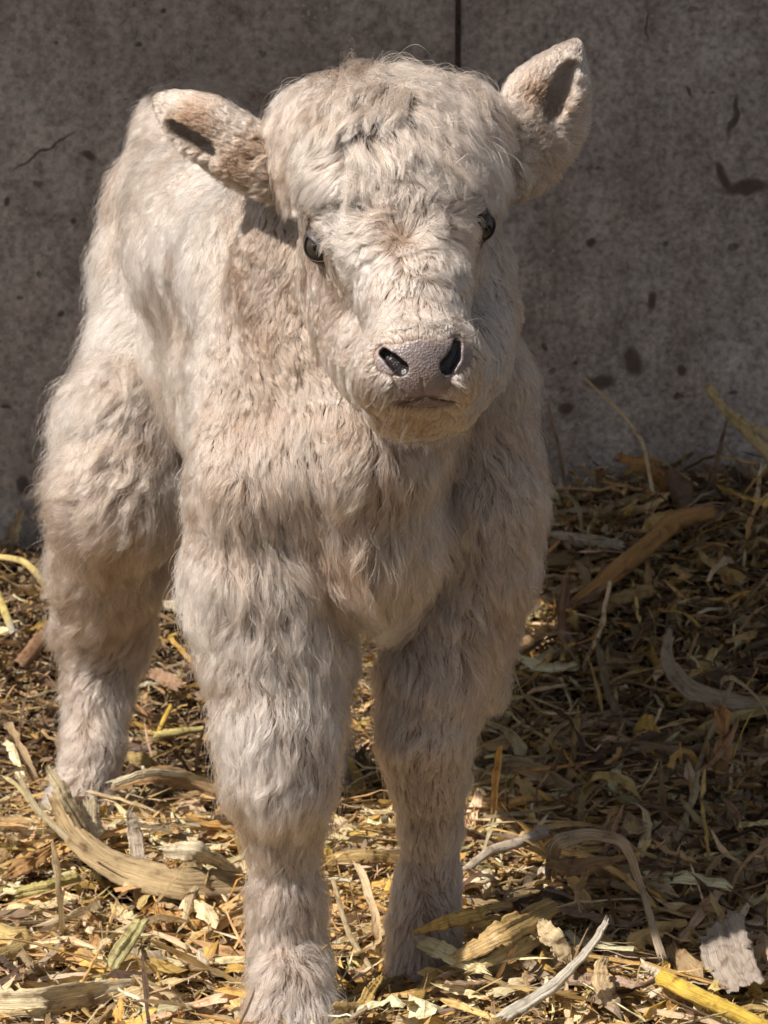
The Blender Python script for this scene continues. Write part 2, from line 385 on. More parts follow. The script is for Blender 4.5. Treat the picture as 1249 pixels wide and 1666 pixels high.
def mesh_sdf(prims, lo, hi, h, extra=None, iters=3):
    ax = [np.arange(lo[i], hi[i] + h, h) for i in range(3)]; n = [len(a) for a in ax]
    D = np.full(n, .5, np.float32)
    for pr in prims:
        if pr[0] == 'sub': l_, h_ = bounds(pr, .02)
        else: l_, h_ = bounds(pr, .06)
        s = [slice(max(0, int((l_[i] - lo[i]) / h)), max(0, min(n[i], int((h_[i] - lo[i]) / h) + 2))) for i in range(3)]
        if any(x.stop <= x.start for x in s): continue
        X = np.stack(np.meshgrid(ax[0][s[0]], ax[1][s[1]], ax[2][s[2]], indexing='ij'), -1); d = prim(X, pr)
        D[s[0], s[1], s[2]] = smin(D[s[0], s[1], s[2]], d, pr[-1]) if pr[0] != 'sub' else -smin(-D[s[0], s[1], s[2]], d, pr[-1])
    if extra is not None:
        X = np.stack(np.meshgrid(*ax, indexing='ij'), -1); D = extra(X.reshape(-1, 3), D.ravel()).reshape(D.shape)
    I = D < 0
    c = np.zeros([m - 1 for m in n], np.int8)
    for a in (0, 1):
        for b in (0, 1):
            for d in (0, 1): c += I[a:n[0]-1+a, b:n[1]-1+b, d:n[2]-1+d]
    act = (c > 0) & (c < 8); idx = np.full(act.shape, -1, np.int64); idx[act] = np.arange(act.sum())
    V = np.stack(np.nonzero(act), 1) * h + np.array(lo) + h / 2
    quads = []
    for a in range(3):
        b, d = (a + 1) % 3, (a + 2) % 3
        A = np.moveaxis(I, (a, b, d), (0, 1, 2)); K = np.moveaxis(idx, (a, b, d), (0, 1, 2))
        x = (A[:-1, 1:-1, 1:-1] != A[1:, 1:-1, 1:-1]); i, j, k = np.nonzero(x); j += 1; k += 1
        q = np.stack([K[i, j-1, k-1], K[i, j, k-1], K[i, j, k], K[i, j-1, k]], 1)
        flip = ~A[i, j, k]; q[flip] = q[flip][:, ::-1]; quads.append(q)
    Q = np.concatenate(quads); Q = Q[(Q >= 0).all(1)]
    full = (lambda p: sdf(p, prims)) if extra is None else (lambda p: extra(p, sdf(p, prims)))
    for _ in range(iters):
        e = .0006; f0 = full(V); g = nrm(np.stack([full(V + np.eye(3)[i] * e) - full(V - np.eye(3)[i] * e) for i in range(3)], 1))
        V = V - g * np.clip(f0, -h, h)[:, None] * .9
    return V, Q
BODY = list(PR); BODY0 = BODY
def hit(u, v, prims=None, t0=2.4):
    prims = prims or BODY; d = nrm(ray(u, v)); t = t0; p = CAM + d * t
    for _ in range(90):
        q = float(sdf(p[None], prims)[0]); t += q * .8; p = CAM + d * t
        if q < .0003 or t > 4.2: break
    return p if t < 4.2 else None
calf = bpy.data.objects.new('calf', None); COL.objects.link(calf)
calf.location = (0.0, .3, 0.0)
tag(calf, 'fluffy pale cream calf standing in the straw and looking at the camera', 'calf')
def adopt(o):
    o.parent = calf; o.matrix_parent_inverse = Matrix.Translation((0.0, -.3, 0.0)); return o
def set_col(o, c, name='col'):
    a = o.data.color_attributes.new(name, 'FLOAT_COLOR', 'POINT')
    a.data.foreach_set('color', np.concatenate([np.asarray(c, np.float32), np.ones((len(c), 1), np.float32)], 1).ravel())

# muzzle: bare skin of the nose and lips, finely meshed with nostrils and mouth line
mc = hit(686, 603)
MZ = list(BODY0)
def sub_cones(pts, r0, r1, k=.002, depth=0.0):
    q = [hit(u, v, MZ) + np.array([0, depth, 0]) for u, v in pts]
    n = len(q) - 1
    for i in range(n): MZ.append(('sub', 'cone', q[i], q[i + 1], r0 + (r1 - r0) * i / n, r0 + (r1 - r0) * (i + 1) / n, k))
_prim, _bounds = prim, bounds
def prim(p, pr):
    return _prim(p, ('cone',) + pr[2:]) if isinstance(pr[1], str) else _prim(p, pr)
def bounds(pr, m):
    return _bounds(('cone',) + pr[2:], m) if isinstance(pr[1], str) else _bounds(pr, m)
sub_cones([(625, 575), (640, 588), (652, 600)], .0050, .0075, depth=.002)
sub_cones([(638, 586), (648, 597)], .0058, .0072, depth=.011)
sub_cones([(743, 560), (738, 580), (727, 596)], .0055, .0080, depth=.002)
sub_cones([(738, 578), (730, 591)], .0062, .0076, depth=.011)
sub_cones([(618, 566), (628, 578)], .0020, .0040, depth=-.0005)
BODY = BODY0 + [p[:4] + (p[4] + .0016, p[5] + .0016, p[6]) for p in MZ if p[0] == 'sub']
bV, bQ = mesh_sdf(BODY, (-.42, -.30, -.04), (.26, .86, .96), .004)
body = adopt(mesh_obj('body', bV, bQ, M_SKIN))
BODY = BODY0
sub_cones([(634, 666), (650, 658), (668, 651), (692, 647), (718, 650), (744, 653)], .0015, .0013, .0012, -.0003)
sub_cones([(686, 618), (688, 643)], .0008, .0008, .003, -.0006)
RMZ = frame(side, (.12, -1, -.15))
def proj(p):
    q = np.asarray(p) - CAM; dz = q[:, 1] * cp - q[:, 2] * sp; up = q[:, 1] * sp + q[:, 2] * cp
    return IW / 2 + F * q[:, 0] / dz, IH / 2 - F * up / dz
def pad_mask(u, v, a0=.88, a1=1.12):                              # 1 on the bare grey nose pad and lips
    def e(cu, cv, ru, rv): return np.sqrt(((u - cu) / ru) ** 2 + ((v - cv) / rv) ** 2)
    d = np.minimum.reduce([e(690, 583, 62, 30), e(636, 585, 27, 24), e(740, 578, 26, 30), e(688, 618, 46, 30), e(690, 652, 60, 9)])
    d = d + .05 * np.sin(u * .31 + np.sin(v * .4)) + .04 * np.sin(v * .47 + u * .12)
    return 1 - sstep(a0, a1, d)
def mz_region(p, D):
    r = d_ell(p, mc + np.array([0, .004, -.002]), RMZ, np.array([.046, .043, .05]))
    u, v = proj(p); m = pad_mask(u, v, .9, 1.35)
    S = D - (.0035 * m - .0025)
    return np.maximum(np.maximum(S, r), -(D + .009))
mV, mQ = mesh_sdf(MZ, tuple(mc - .056), tuple(mc + .056), .0013, extra=mz_region)
muz = adopt(mesh_obj('muzzle', mV, mQ, mat_muzzle()))
u_, v_ = proj(mV); pm = pad_mask(u_, v_, .72, 1.12) * (mV[:, 1] < mc[1] + .035)
skin_c = np.array([.25, .185, .145]); pad_c = np.array([.165, .130, .122]); tan_c = np.array([.27, .19, .145])
c = skin_c + (pad_c - skin_c) * pm[:, None]
mid = np.exp(-(((u_ - 688) / 30) ** 2 + ((v_ - 622) / 22) ** 2))[:, None]; c = c * (1 - mid * .7) + tan_c * mid * .7
lip = np.exp(-(((u_ - 700) / 34) ** 2 + ((v_ - 642) / 9) ** 2))[:, None]; c = c * (1 - lip * .6) + np.array([.33, .20, .175]) * lip * .6
ml = np.interp(u_, [634, 650, 668, 692, 718, 744], [666, 658, 651, 647, 650, 653])
mm = (np.exp(-((v_ - ml) / 4.0) ** 2) * ((u_ > 632) & (u_ < 746)))[:, None]; c = c * (1 - mm) + np.array([.05, .025, .02]) * mm
D0 = sdf(mV, BODY0); ins = sstep(.0008, .0035, -D0) * (v_ < 630); c = c * (1 - ins[:, None] * .95) + np.array([.012, .008, .008]) * ins[:, None] * .95  # nostril shade put into the colour, darker with depth
set_col(muz, c)

# eyes: eyeball, and a dark almond eyelid round it
M_EYE = mat_eye(); M_LID = mat_plain('eyelid_skin', (.045, .034, .032), .5, .4)
EYES = []
def eye(u, v, gaze, ax2, a, b, tilt_c):
    p = hit(u, v); n = nrm(grad(p[None], BODY)[0] * .5 + nrm(np.array(gaze)) * .9)
    X = np.array([ax2[0], 0, -ax2[1]], float); X -= n * (X @ n); X = nrm(X); Yv = np.cross(n, X)
    if Yv[2] < 0: Yv = -Yv
    r = max(a, b) * 1.28; c = p - n * (r * .50)
    g = nrm(np.array(gaze))
    th = np.linspace(0, math.pi, 33); ph = np.linspace(0, 2 * math.pi, 49)[:-1]
    T = frame(g, (0, 0, 1))
    V = []; C = []
    for t in th:
        for f in ph:
            d = T[0] * math.cos(t) + (T[1] * math.cos(f) + T[2] * math.sin(f)) * math.sin(t)
            V.append(c + d * r)
            x, y = math.cos(f) * math.sin(t), math.sin(f) * math.sin(t); q = math.hypot(x / .44, y / .26)
            C.append((.004, .004, .006) if q < 1 else ((.034, .026, .018) if t < .95 else (.010, .007, .006)))
    n_ = len(ph); Q = np.array([[i * n_ + j, i * n_ + (j + 1) % n_, (i + 1) * n_ + (j + 1) % n_, (i + 1) * n_ + j] for i in range(len(th) - 1) for j in range(n_)])
    e = adopt(mesh_obj('eye', V, Q[:, ::-1], M_EYE)); set_col(e, np.array(C))
    # lid
    m = 40; V = []; rings = [(1.0, .0), (.97, .10), (1.02, .2), (1.12, .20), (1.28, .0), (1.45, -.5), (1.6, -1.3)]
    for sc_, lift in rings:
        for j in range(m):
            f = 2 * math.pi * j / m; x = math.cos(f) * a * sc_; y = math.sin(f) * b * sc_ * (1 - .28 * abs(math.cos(f)) ** 3)
            if math.sin(f) > 0: y = math.sin(f) * b * ((.50 + (sc_ - 1) * 1.9) if sc_ >= 1 else .50 * sc_) * (1 - .28 * abs(math.cos(f)) ** 3)
            h2 = max(r * r - x * x - y * y, 0); base = math.sqrt(h2) if sc_ < 1.2 else math.sqrt(max(r * r - (a * 1.12) ** 2 * .8, 0)) + (.25 * r * math.sin(f) if math.sin(f) > 0 and sc_ < 1.4 else 0)
            V.append(c + X * x + Yv * y + n * (base + lift * b * (1 + (.5 if y > 0 else 0))))
    Q = np.array([[i * m + j, i * m + (j + 1) % m, (i + 1) * m + (j + 1) % m, (i + 1) * m + j] for i in range(len(rings) - 1) for j in range(m)])
    l = mesh_obj('eyelid', V, Q, M_LID); l.parent = e
    EYES.append((p, X, Yv, a, b, n))
eye(518, 403, (-.10, -.99, .02), (.74, .62), .0122, .0092, 0)
eye(784, 367, (.42, -.90, .0), (.42, -.85), .0122, .0084, 0)

# ------------------------------------------------------------------ the coat: combed strands grown from the body
ANCH = [  # u, v, du, dv, length mm, lift, reach m
 (655,345,0,-1,26,.5,.016),(600,335,-.6,-.8,26,.5,.02),(710,325,.6,-.8,26,.5,.02),(560,375,-1,-.1,22,.45,.02),(540,322,-.8,.1,21,.4,.02),
 (492,325,-.7,.4,19,.4,.02),(605,400,-.9,.4,20,.5,.014),(710,400,.9,.3,22,.5,.016),(655,432,0,1,14,.4,.016),(740,350,.8,-.3,26,.5,.02),(785,290,.8,.1,20,.4,.022),
 (600,150,0,1,36,.6,.022),(530,160,-.3,1,36,.6,.022),(680,150,.5,.8,36,.6,.022),(760,200,.9,.7,38,.6,.022),(805,255,.6,.9,36,.5,.022),(495,230,-.5,1,34,.5,.022),
 (560,265,-.4,.9,36,.5,.022),(640,250,.3,.6,36,.5,.02),(720,250,.8,.3,38,.5,.022),(620,110,-.1,-.5,30,.8,.02),
 (500,455,-.1,1,10,.35,.016),(520,520,-.3,1,16,.35,.022),(560,600,-.3,1,15,.35,.022),(600,655,-.4,.9,14,.35,.02),(590,475,-.6,.8,13,.3,.018),(640,515,-.4,.9,12,.3,.018),
 (690,495,.2,1,9,.3,.018),(735,475,.7,.8,15,.4,.018),(750,520,.7,.8,12,.4,.016),(800,450,.3,1,14,.35,.02),(795,560,.3,1,16,.35,.022),(822,500,.4,1,20,.4,.022),
 (770,650,.3,1,14,.35,.02),(690,700,0,1,15,.4,.02),(640,690,-.3,1,14,.4,.018),(690,545,0,-1,5,.45,.010),(645,548,-.3,-.8,6,.45,.010),(735,540,.3,-.8,6,.45,.01),(605,580,-.9,.4,8,.45,.012),(620,625,-.7,.7,8,.4,.012),
 (655,640,-.4,.9,6,.4,.012),(768,590,.9,.5,8,.45,.012),(750,635,.6,.8,8,.4,.012),(690,675,0,1,9,.45,.012),(545,430,-.3,.9,7,.3,.012),(760,400,.1,1,8,.3,.012),(800,385,.3,1,10,.3,.012),
 (525,372,-.5,-.6,9,.4,.014),(775,335,.6,-.4,10,.4,.014),(500,380,-.8,-.1,10,.4,.012),
 (300,180,-1,-.5,13,.3,.02),(370,205,-.9,-.5,13,.3,.02),(430,255,-.9,-.35,18,.35,.02),(320,235,-.9,.1,14,.3,.018),(325,200,-.9,-.2,15,.5,.016),(410,275,-.8,0,16,.5,.014),(880,175,.3,-.9,18,.5,.018),(865,200,.5,-.5,20,.6,.014),(400,290,-.7,.5,20,.4,.018),
 (835,230,.4,-.9,20,.35,.02),(828,140,.4,-.9,12,.3,.016),(942,150,.7,-.6,13,.35,.014),(925,232,.9,.2,24,.4,.016),(865,130,.5,-1,10,.25,.02),(920,100,.3,-1,8,.2,.02),(930,190,.8,-.2,15,.35,.018),(905,250,.8,.4,20,.4,.018),(862,275,.6,.8,22,.4,.02),
 (845,350,.3,1,20,.4,.03),(460,400,0,1,18,.4,.03),(850,600,.5,1,24,.4,.04),
 (200,240,-.5,.9,28,.5,.05),(300,300,-.3,1,32,.5,.05),(230,400,-.6,.9,34,.5,.05),(380,330,.1,1,30,.5,.05),(420,450,-.1,1,24,.4,.05),(300,500,-.1,1,20,.4,.05),(330,600,.2,1,18,.4,.05),
 (400,600,.3,1,17,.4,.05),(450,700,.3,1,18,.4,.05),(400,800,-.2,1,24,.45,.05),(480,830,.4,1,30,.5,.04),(330,850,-.5,.8,28,.5,.04),(560,780,.2,1,26,.5,.04),(640,780,.1,1,30,.6,.04),
 (640,900,-.1,1,34,.6,.04),(520,900,.6,.6,30,.6,.03),(700,850,.2,1,28,.5,.04),(780,750,.4,1,22,.4,.05),(860,750,.7,.8,24,.4,.05),(860,880,.6,.9,26,.4,.05),(800,900,.3,1,24,.4,.05),(625,1000,-.1,1,30,.5,.03),
 (200,480,-.5,.9,38,.5,.05),(240,560,-.3,1,36,.5,.05),(150,600,-.8,.5,38,.6,.05),(180,680,-.7,.7,34,.5,.05),(230,720,-.3,1,34,.5,.05),(120,800,-.9,.5,34,.6,.05),(200,850,-.3,1,34,.5,.05),
 (110,950,-.9,.5,32,.6,.05),(180,1000,-.2,1,28,.45,.05),(240,950,.1,1,24,.4,.05),(140,1100,-.6,.8,24,.5,.04),(180,1130,0,1,20,.4,.04),(150,1220,-.2,1,18,.4,.04),(120,1300,-.4,1,18,.4,.04),(90,1370,-.5,1,20,.4,.04),
 (320,950,-.8,.6,30,.6,.04),(400,950,-.1,1,27,.45,.04),(480,1000,.2,1,26,.45,.04),(340,1080,-.7,.8,28,.6,.04),(430,1100,0,1,24,.45,.04),(525,1080,.5,.9,26,.5,.04),(370,1200,-.5,.9,26,.55,.04),
 (450,1200,0,1,24,.45,.04),(535,1200,.5,.9,28,.5,.04),(390,1290,-.5,.9,24,.5,.035),(450,1330,-.1,1,22,.5,.035),(510,1310,.3,1,22,.5,.035),(460,1420,0,1,14,.35,.035),(460,1500,0,1,14,.35,.035),
 (430,1580,-.2,1,16,.4,.03),(500,1590,.2,1,18,.4,.03),(440,1640,-.2,1,12,.3,.02),(505,1640,.2,1,12,.3,.02),
 (760,1000,.5,1,26,.45,.04),(680,1050,-.1,1,24,.45,.04),(830,1000,.7,.9,28,.5,.04),(700,1120,0,1,22,.4,.04),(780,1100,.6,.9,26,.5,.03),(650,1150,-.4,1,22,.45,.035),(690,1220,.1,1,19,.4,.035),
 (735,1220,.4,1,20,.4,.035),(700,1320,0,1,14,.35,.035),(700,1420,0,1,14,.35,.035),(655,1500,-.3,1,17,.4,.03),(720,1490,.2,1,16,.35,.03),(680,1560,0,1,17,.4,.03)]
def build_coat(N=900000):
    A = [(hit(a[0], a[1]), a) for a in ANCH]; A = [(p, a) for p, a in A if p is not None and abs(p[1]) < 1]
    print('anchors', len(A), len(ANCH))
    ap = np.array([p for p, a in A]); ad = np.array([a[2] * np.array([1, 0, 0]) - a[3] * np.array([0, sp, cp]) for p, a in A]); ad = nrm(ad)
    al = np.array([a[4] * .001 for p, a in A]); alf = np.array([a[5] for p, a in A]); ar = np.array([a[6] for p, a in A])
    me = body.data; nv = len(me.vertices)
    vn = np.empty(nv * 3, np.float32); me.vertices.foreach_get('normal', vn); vn = vn.reshape(-1, 3).astype(float)
    T = np.concatenate([bQ[:, [0, 1, 2]], bQ[:, [0, 2, 3]]]); a, b, c = bV[T[:, 0]], bV[T[:, 1]], bV[T[:, 2]]
    area = np.linalg.norm(np.cross(b - a, c - a), axis=1) * .5; cen = (a + b + c) / 3; fn = nrm(vn[T].mean(1))
    view = nrm(CAM - cen); facing = (fn * view).sum(1)
    wt = area * (1 + 1.2 * sstep(-.3, .1, facing)) * (1 + 1.1 * (sstep(.45, .55, cen[:, 2]) * sstep(.16, .04, cen[:, 1])))
    mzd = np.exp(-((cen - mc) ** 2).sum(1) / .055 ** 2)
    wt *= 1 + 2.5 * mzd
    for e_ in (P(365, 222, .01), P(880, 178, .04)): wt *= 1 + 2.2 * np.exp(-((cen - e_) ** 2).sum(1) / .055 ** 2)
    cdf = np.cumsum(wt); cdf /= cdf[-1]
    ti = np.searchsorted(cdf, rng.random(N)); r1 = np.sqrt(rng.random(N)); r2 = rng.random(N)
    w0, w1, w2 = 1 - r1, r1 * (1 - r2), r1 * r2
    R = a[ti] * w0[:, None] + b[ti] * w1[:, None] + c[ti] * w2[:, None]
    Nn = nrm(vn[T[ti, 0]] * w0[:, None] + vn[T[ti, 1]] * w1[:, None] + vn[T[ti, 2]] * w2[:, None])
    keep = np.ones(N, bool)
    u, v = proj(R); front = R[:, 1] < -.10
    keep &= ~(front & (pad_mask(u, v, .78, 1.06) > rng.random(N) * .8 + .15))
    for (p, X, Yv, ea, eb, n) in EYES:
        q = R - p; x, y, z = q @ X, q @ Yv, q @ n
        keep &= ~(((x / (ea * 1.45)) ** 2 + (y / (eb * np.where(y > 0, 1.05, 1.45))) ** 2 < 1) & (np.abs(z) < .03))
    keep &= R[:, 2] > -.03
    R, Nn = R[keep], Nn[keep]; N = len(R)
    D = np.zeros((N, 3)); L = np.zeros(N); LF = np.zeros(N)
    for s0 in range(0, N, 40000):
        e0 = min(N, s0 + 40000); d2 = ((R[s0:e0, None, :] - ap[None]) ** 2).sum(2)
        W = np.exp(-d2 / (ar ** 2)[None]) + 2e-7 / (d2 + 1e-4)
        dd = np.array([0, .35, -1.0]); wd = 3e-4
        D[s0:e0] = W @ ad + wd * dd; sw = W.sum(1) + wd
        L[s0:e0] = (W @ al + wd * .026) / sw; LF[s0:e0] = (W @ alf + wd * .45) / sw
    D = nrm(D) + .45 * vnoise3(R, 22, 0) * np.clip(L / .02, .2, 1)[:, None] + .30 * vnoise3(R, 55, 3) * np.clip(L / .02, .2, 1)[:, None]
    # inside of the ears: short
    T_ = nrm(D - Nn * (D * Nn).sum(1, keepdims=True))
    for (p, X, Yv, ea, eb, n) in EYES:          # hair parts round the eyes
        q = R - p; d = np.linalg.norm(q, axis=1); f = sstep(.038, .016, d); o = nrm(q - Nn * (q * Nn).sum(1, keepdims=True))
        T_ = nrm(T_ * (1 - f[:, None] * .75) + o * f[:, None] * .75); L = L * (1 - .80 * f); LF = LF * (1 - .5 * f)
    Lb = L.copy()
    top = sstep(.62, .68, R[:, 2]) * sstep(.08, .0, R[:, 1]) * (L > .02)
    L = L * (1 + .25 * top); LF = LF * (1 + .15 * top)
    L = L * (1 + .30 * vnoise(R, 30, 1)) * (.72 + .5 * rng.random(N))
    # clumps
    def clump(per, amp):
        m = max(1, N // per); ids = rng.choice(N, m, replace=False); kd = kdtree.KDTree(m)
        for i, j in enumerate(ids): kd.insert(R[j], i)
        kd.balance(); find = kd.find
        near = np.fromiter((find(r)[1] for r in R), np.int64, N); return ids[near], near, m
    big, bi, mb = clump(320, 1); mid_, mi, mm_ = clump(60, 1); sml, si, ms = clump(10, 1)
    K = 7; s = np.linspace(0, 1, K)
    bd = rng.normal(size=(mb, 3)) * .13; md = rng.normal(size=(mm_, 3)) * .16; wl = np.clip(Lb / .022, .15, 1)[:, None]
    sdv = rng.normal(size=(ms, 3)) * .13
    T2 = T_ + bd[bi] * wl + md[mi] * wl * .8 + sdv[si] * wl + rng.normal(size=(N, 3)) * (.15 - .08 * sstep(.50, .56, R[:, 2]) * sstep(.10, .02, R[:, 1]))[:, None]
    T2 = nrm(T2 - Nn * (T2 * Nn).sum(1, keepdims=True))
    B = np.cross(Nn, T2)
    fr = rng.random(mm_)[mi] * 1.0 + .6; phs = rng.random(mm_)[mi] * 6.28; amp = (rng.random(mm_)[mi] * .09 + .02) * wl[:, 0]
    phs2 = rng.random(ms)[si] * 6.28
    LF = LF * (.75 + .5 * rng.random(N)); fly = rng.random(N) < .08 * (1 - .75 * (R[:, 2] > .52) * (R[:, 1] < .05)); LF = LF * (1 + .22 * sstep(.52, .44, R[:, 2])); LF = np.where(fly, LF * 2.0, LF); L = np.where(fly, L * 1.15, L)
    whisk = (rng.random(N) < .0018) * (np.linalg.norm(R - mc, axis=1) < .05); L = np.where(whisk, .022 + .01 * rng.random(N), L); LF = np.where(whisk, 1.6, LF)
    lowf = 1 - sstep(.50, .56, R[:, 2]) * sstep(.10, .02, R[:, 1]); amp = amp * (1 - .45 * lowf)
    leg = sstep(.52, .42, R[:, 2]); L = L * (1 + .12 * leg)
    G = np.zeros((N, K, 3))
    for k in range(K):
        t = s[k]
        wv = np.sin(fr * 6.28 * t + phs) - np.sin(phs); wv2 = np.sin(6.28 * 1.6 * t + phs2) - np.sin(phs2)
        off = T2 * (t - .18 * t * t) + Nn * (LF * 1.15 * t * (1 - .62 * t))[:, None] + B * (amp * wv + .03 * wl[:, 0] * wv2)[:, None] + Nn * (amp * .4 * wv * t)[:, None]
        off[:, 2] -= .16 * t * t * wl[:, 0]
        G[:, k] = R + off * L[:, None]
    G0 = G.copy()
    hf = sstep(.50, .56, R[:, 2]) * sstep(.10, .02, R[:, 1])
    earf = np.maximum(np.exp(-((R - P(362, 222, .01)) ** 2).sum(1) / .05 ** 2), np.exp(-((R - P(890, 170, .04)) ** 2).sum(1) / .055 ** 2)); hf = hf * (1 - earf)
    free = (rng.random(N) < .10 - .07 * hf) | (whisk > 0)
    cb = np.where(free, .1, .16 + .30 * rng.random(N)) * (wl[:, 0] > .25); cs = np.where(free, .1, .50 + .40 * rng.random(N)); cm = np.where(free, .05, .20 + .35 * rng.random(N))
    cs = cs * (1 - .55 * earf); cm = cm * (1 - .6 * earf) ; cb = cb * (1 - .7 * earf) + .08 * hf
    for k in range(1, K):
        t = s[k] ** 1.25
        # clump tips: relative offset kept small so tufts keep thickness
        G[:, k] = G0[:, k] + (G0[sml, k] - G0[:, k]) * ((cs + .08 * hf * ~free) * t)[:, None]
    G1 = G.copy()
    for k in range(1, K):
        t = s[k] ** 1.4; G[:, k] = G1[:, k] + (G1[mid_, k] - G1[:, k]) * ((cm + .18 * hf * ~free) * t)[:, None]
    G1 = G.copy()
    for k in range(1, K):
        t = s[k] ** 1.7; G[:, k] = G1[:, k] + (G1[big, k] - G1[:, k]) * (cb * t * .8)[:, None]
    G[:, 0] -= Nn * .0015
    # colours of the coat itself
    tint = .66 + .20 * vnoise(R, 9, 2) + .16 * vnoise(R, 40, 4) + rng.normal(size=N) * .12 + (rng.random(mb)[bi] - .5) * .08 + (rng.random(ms)[si] - .5) * .22 + (rng.random(mm_)[mi] - .5) * .12
    muzzle_warm = np.exp(-((u_q := proj(R))[0] - 690) ** 2 / 90 ** 2 - (u_q[1] - 600) ** 2 / 90 ** 2) * (R[:, 1] < -.1)
    # russet hair in the ear hollows and the dirty tuft between the forelegs
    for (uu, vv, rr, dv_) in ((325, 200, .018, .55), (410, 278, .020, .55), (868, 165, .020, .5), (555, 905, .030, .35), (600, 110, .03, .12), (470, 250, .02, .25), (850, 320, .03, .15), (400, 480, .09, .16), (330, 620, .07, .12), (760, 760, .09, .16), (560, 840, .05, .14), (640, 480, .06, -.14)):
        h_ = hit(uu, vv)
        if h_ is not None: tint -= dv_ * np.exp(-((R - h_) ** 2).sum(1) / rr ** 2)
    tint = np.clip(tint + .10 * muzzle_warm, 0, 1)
    cu = bpy.data.hair_curves.new('coat'); cu.add_curves([K] * N)
    cu.attributes['position'].data.foreach_set('vector', G.astype(np.float32).ravel())
    rad = cu.attributes.get('radius') or cu.attributes.new('radius', 'FLOAT', 'POINT')
    rr = np.array([1, 1, .95, .85, .7, .5, .18])[None, :] * (.00011 + .00007 * rng.random(N) + .00003 * wl[:, 0])[:, None]
    rad.data.foreach_set('value', rr.astype(np.float32).ravel())
    ta = cu.attributes.new('tint', 'FLOAT', 'CURVE'); ta.data.foreach_set('value', tint.astype(np.float32))
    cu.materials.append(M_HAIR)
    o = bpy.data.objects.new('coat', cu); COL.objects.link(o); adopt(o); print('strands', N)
build_coat()

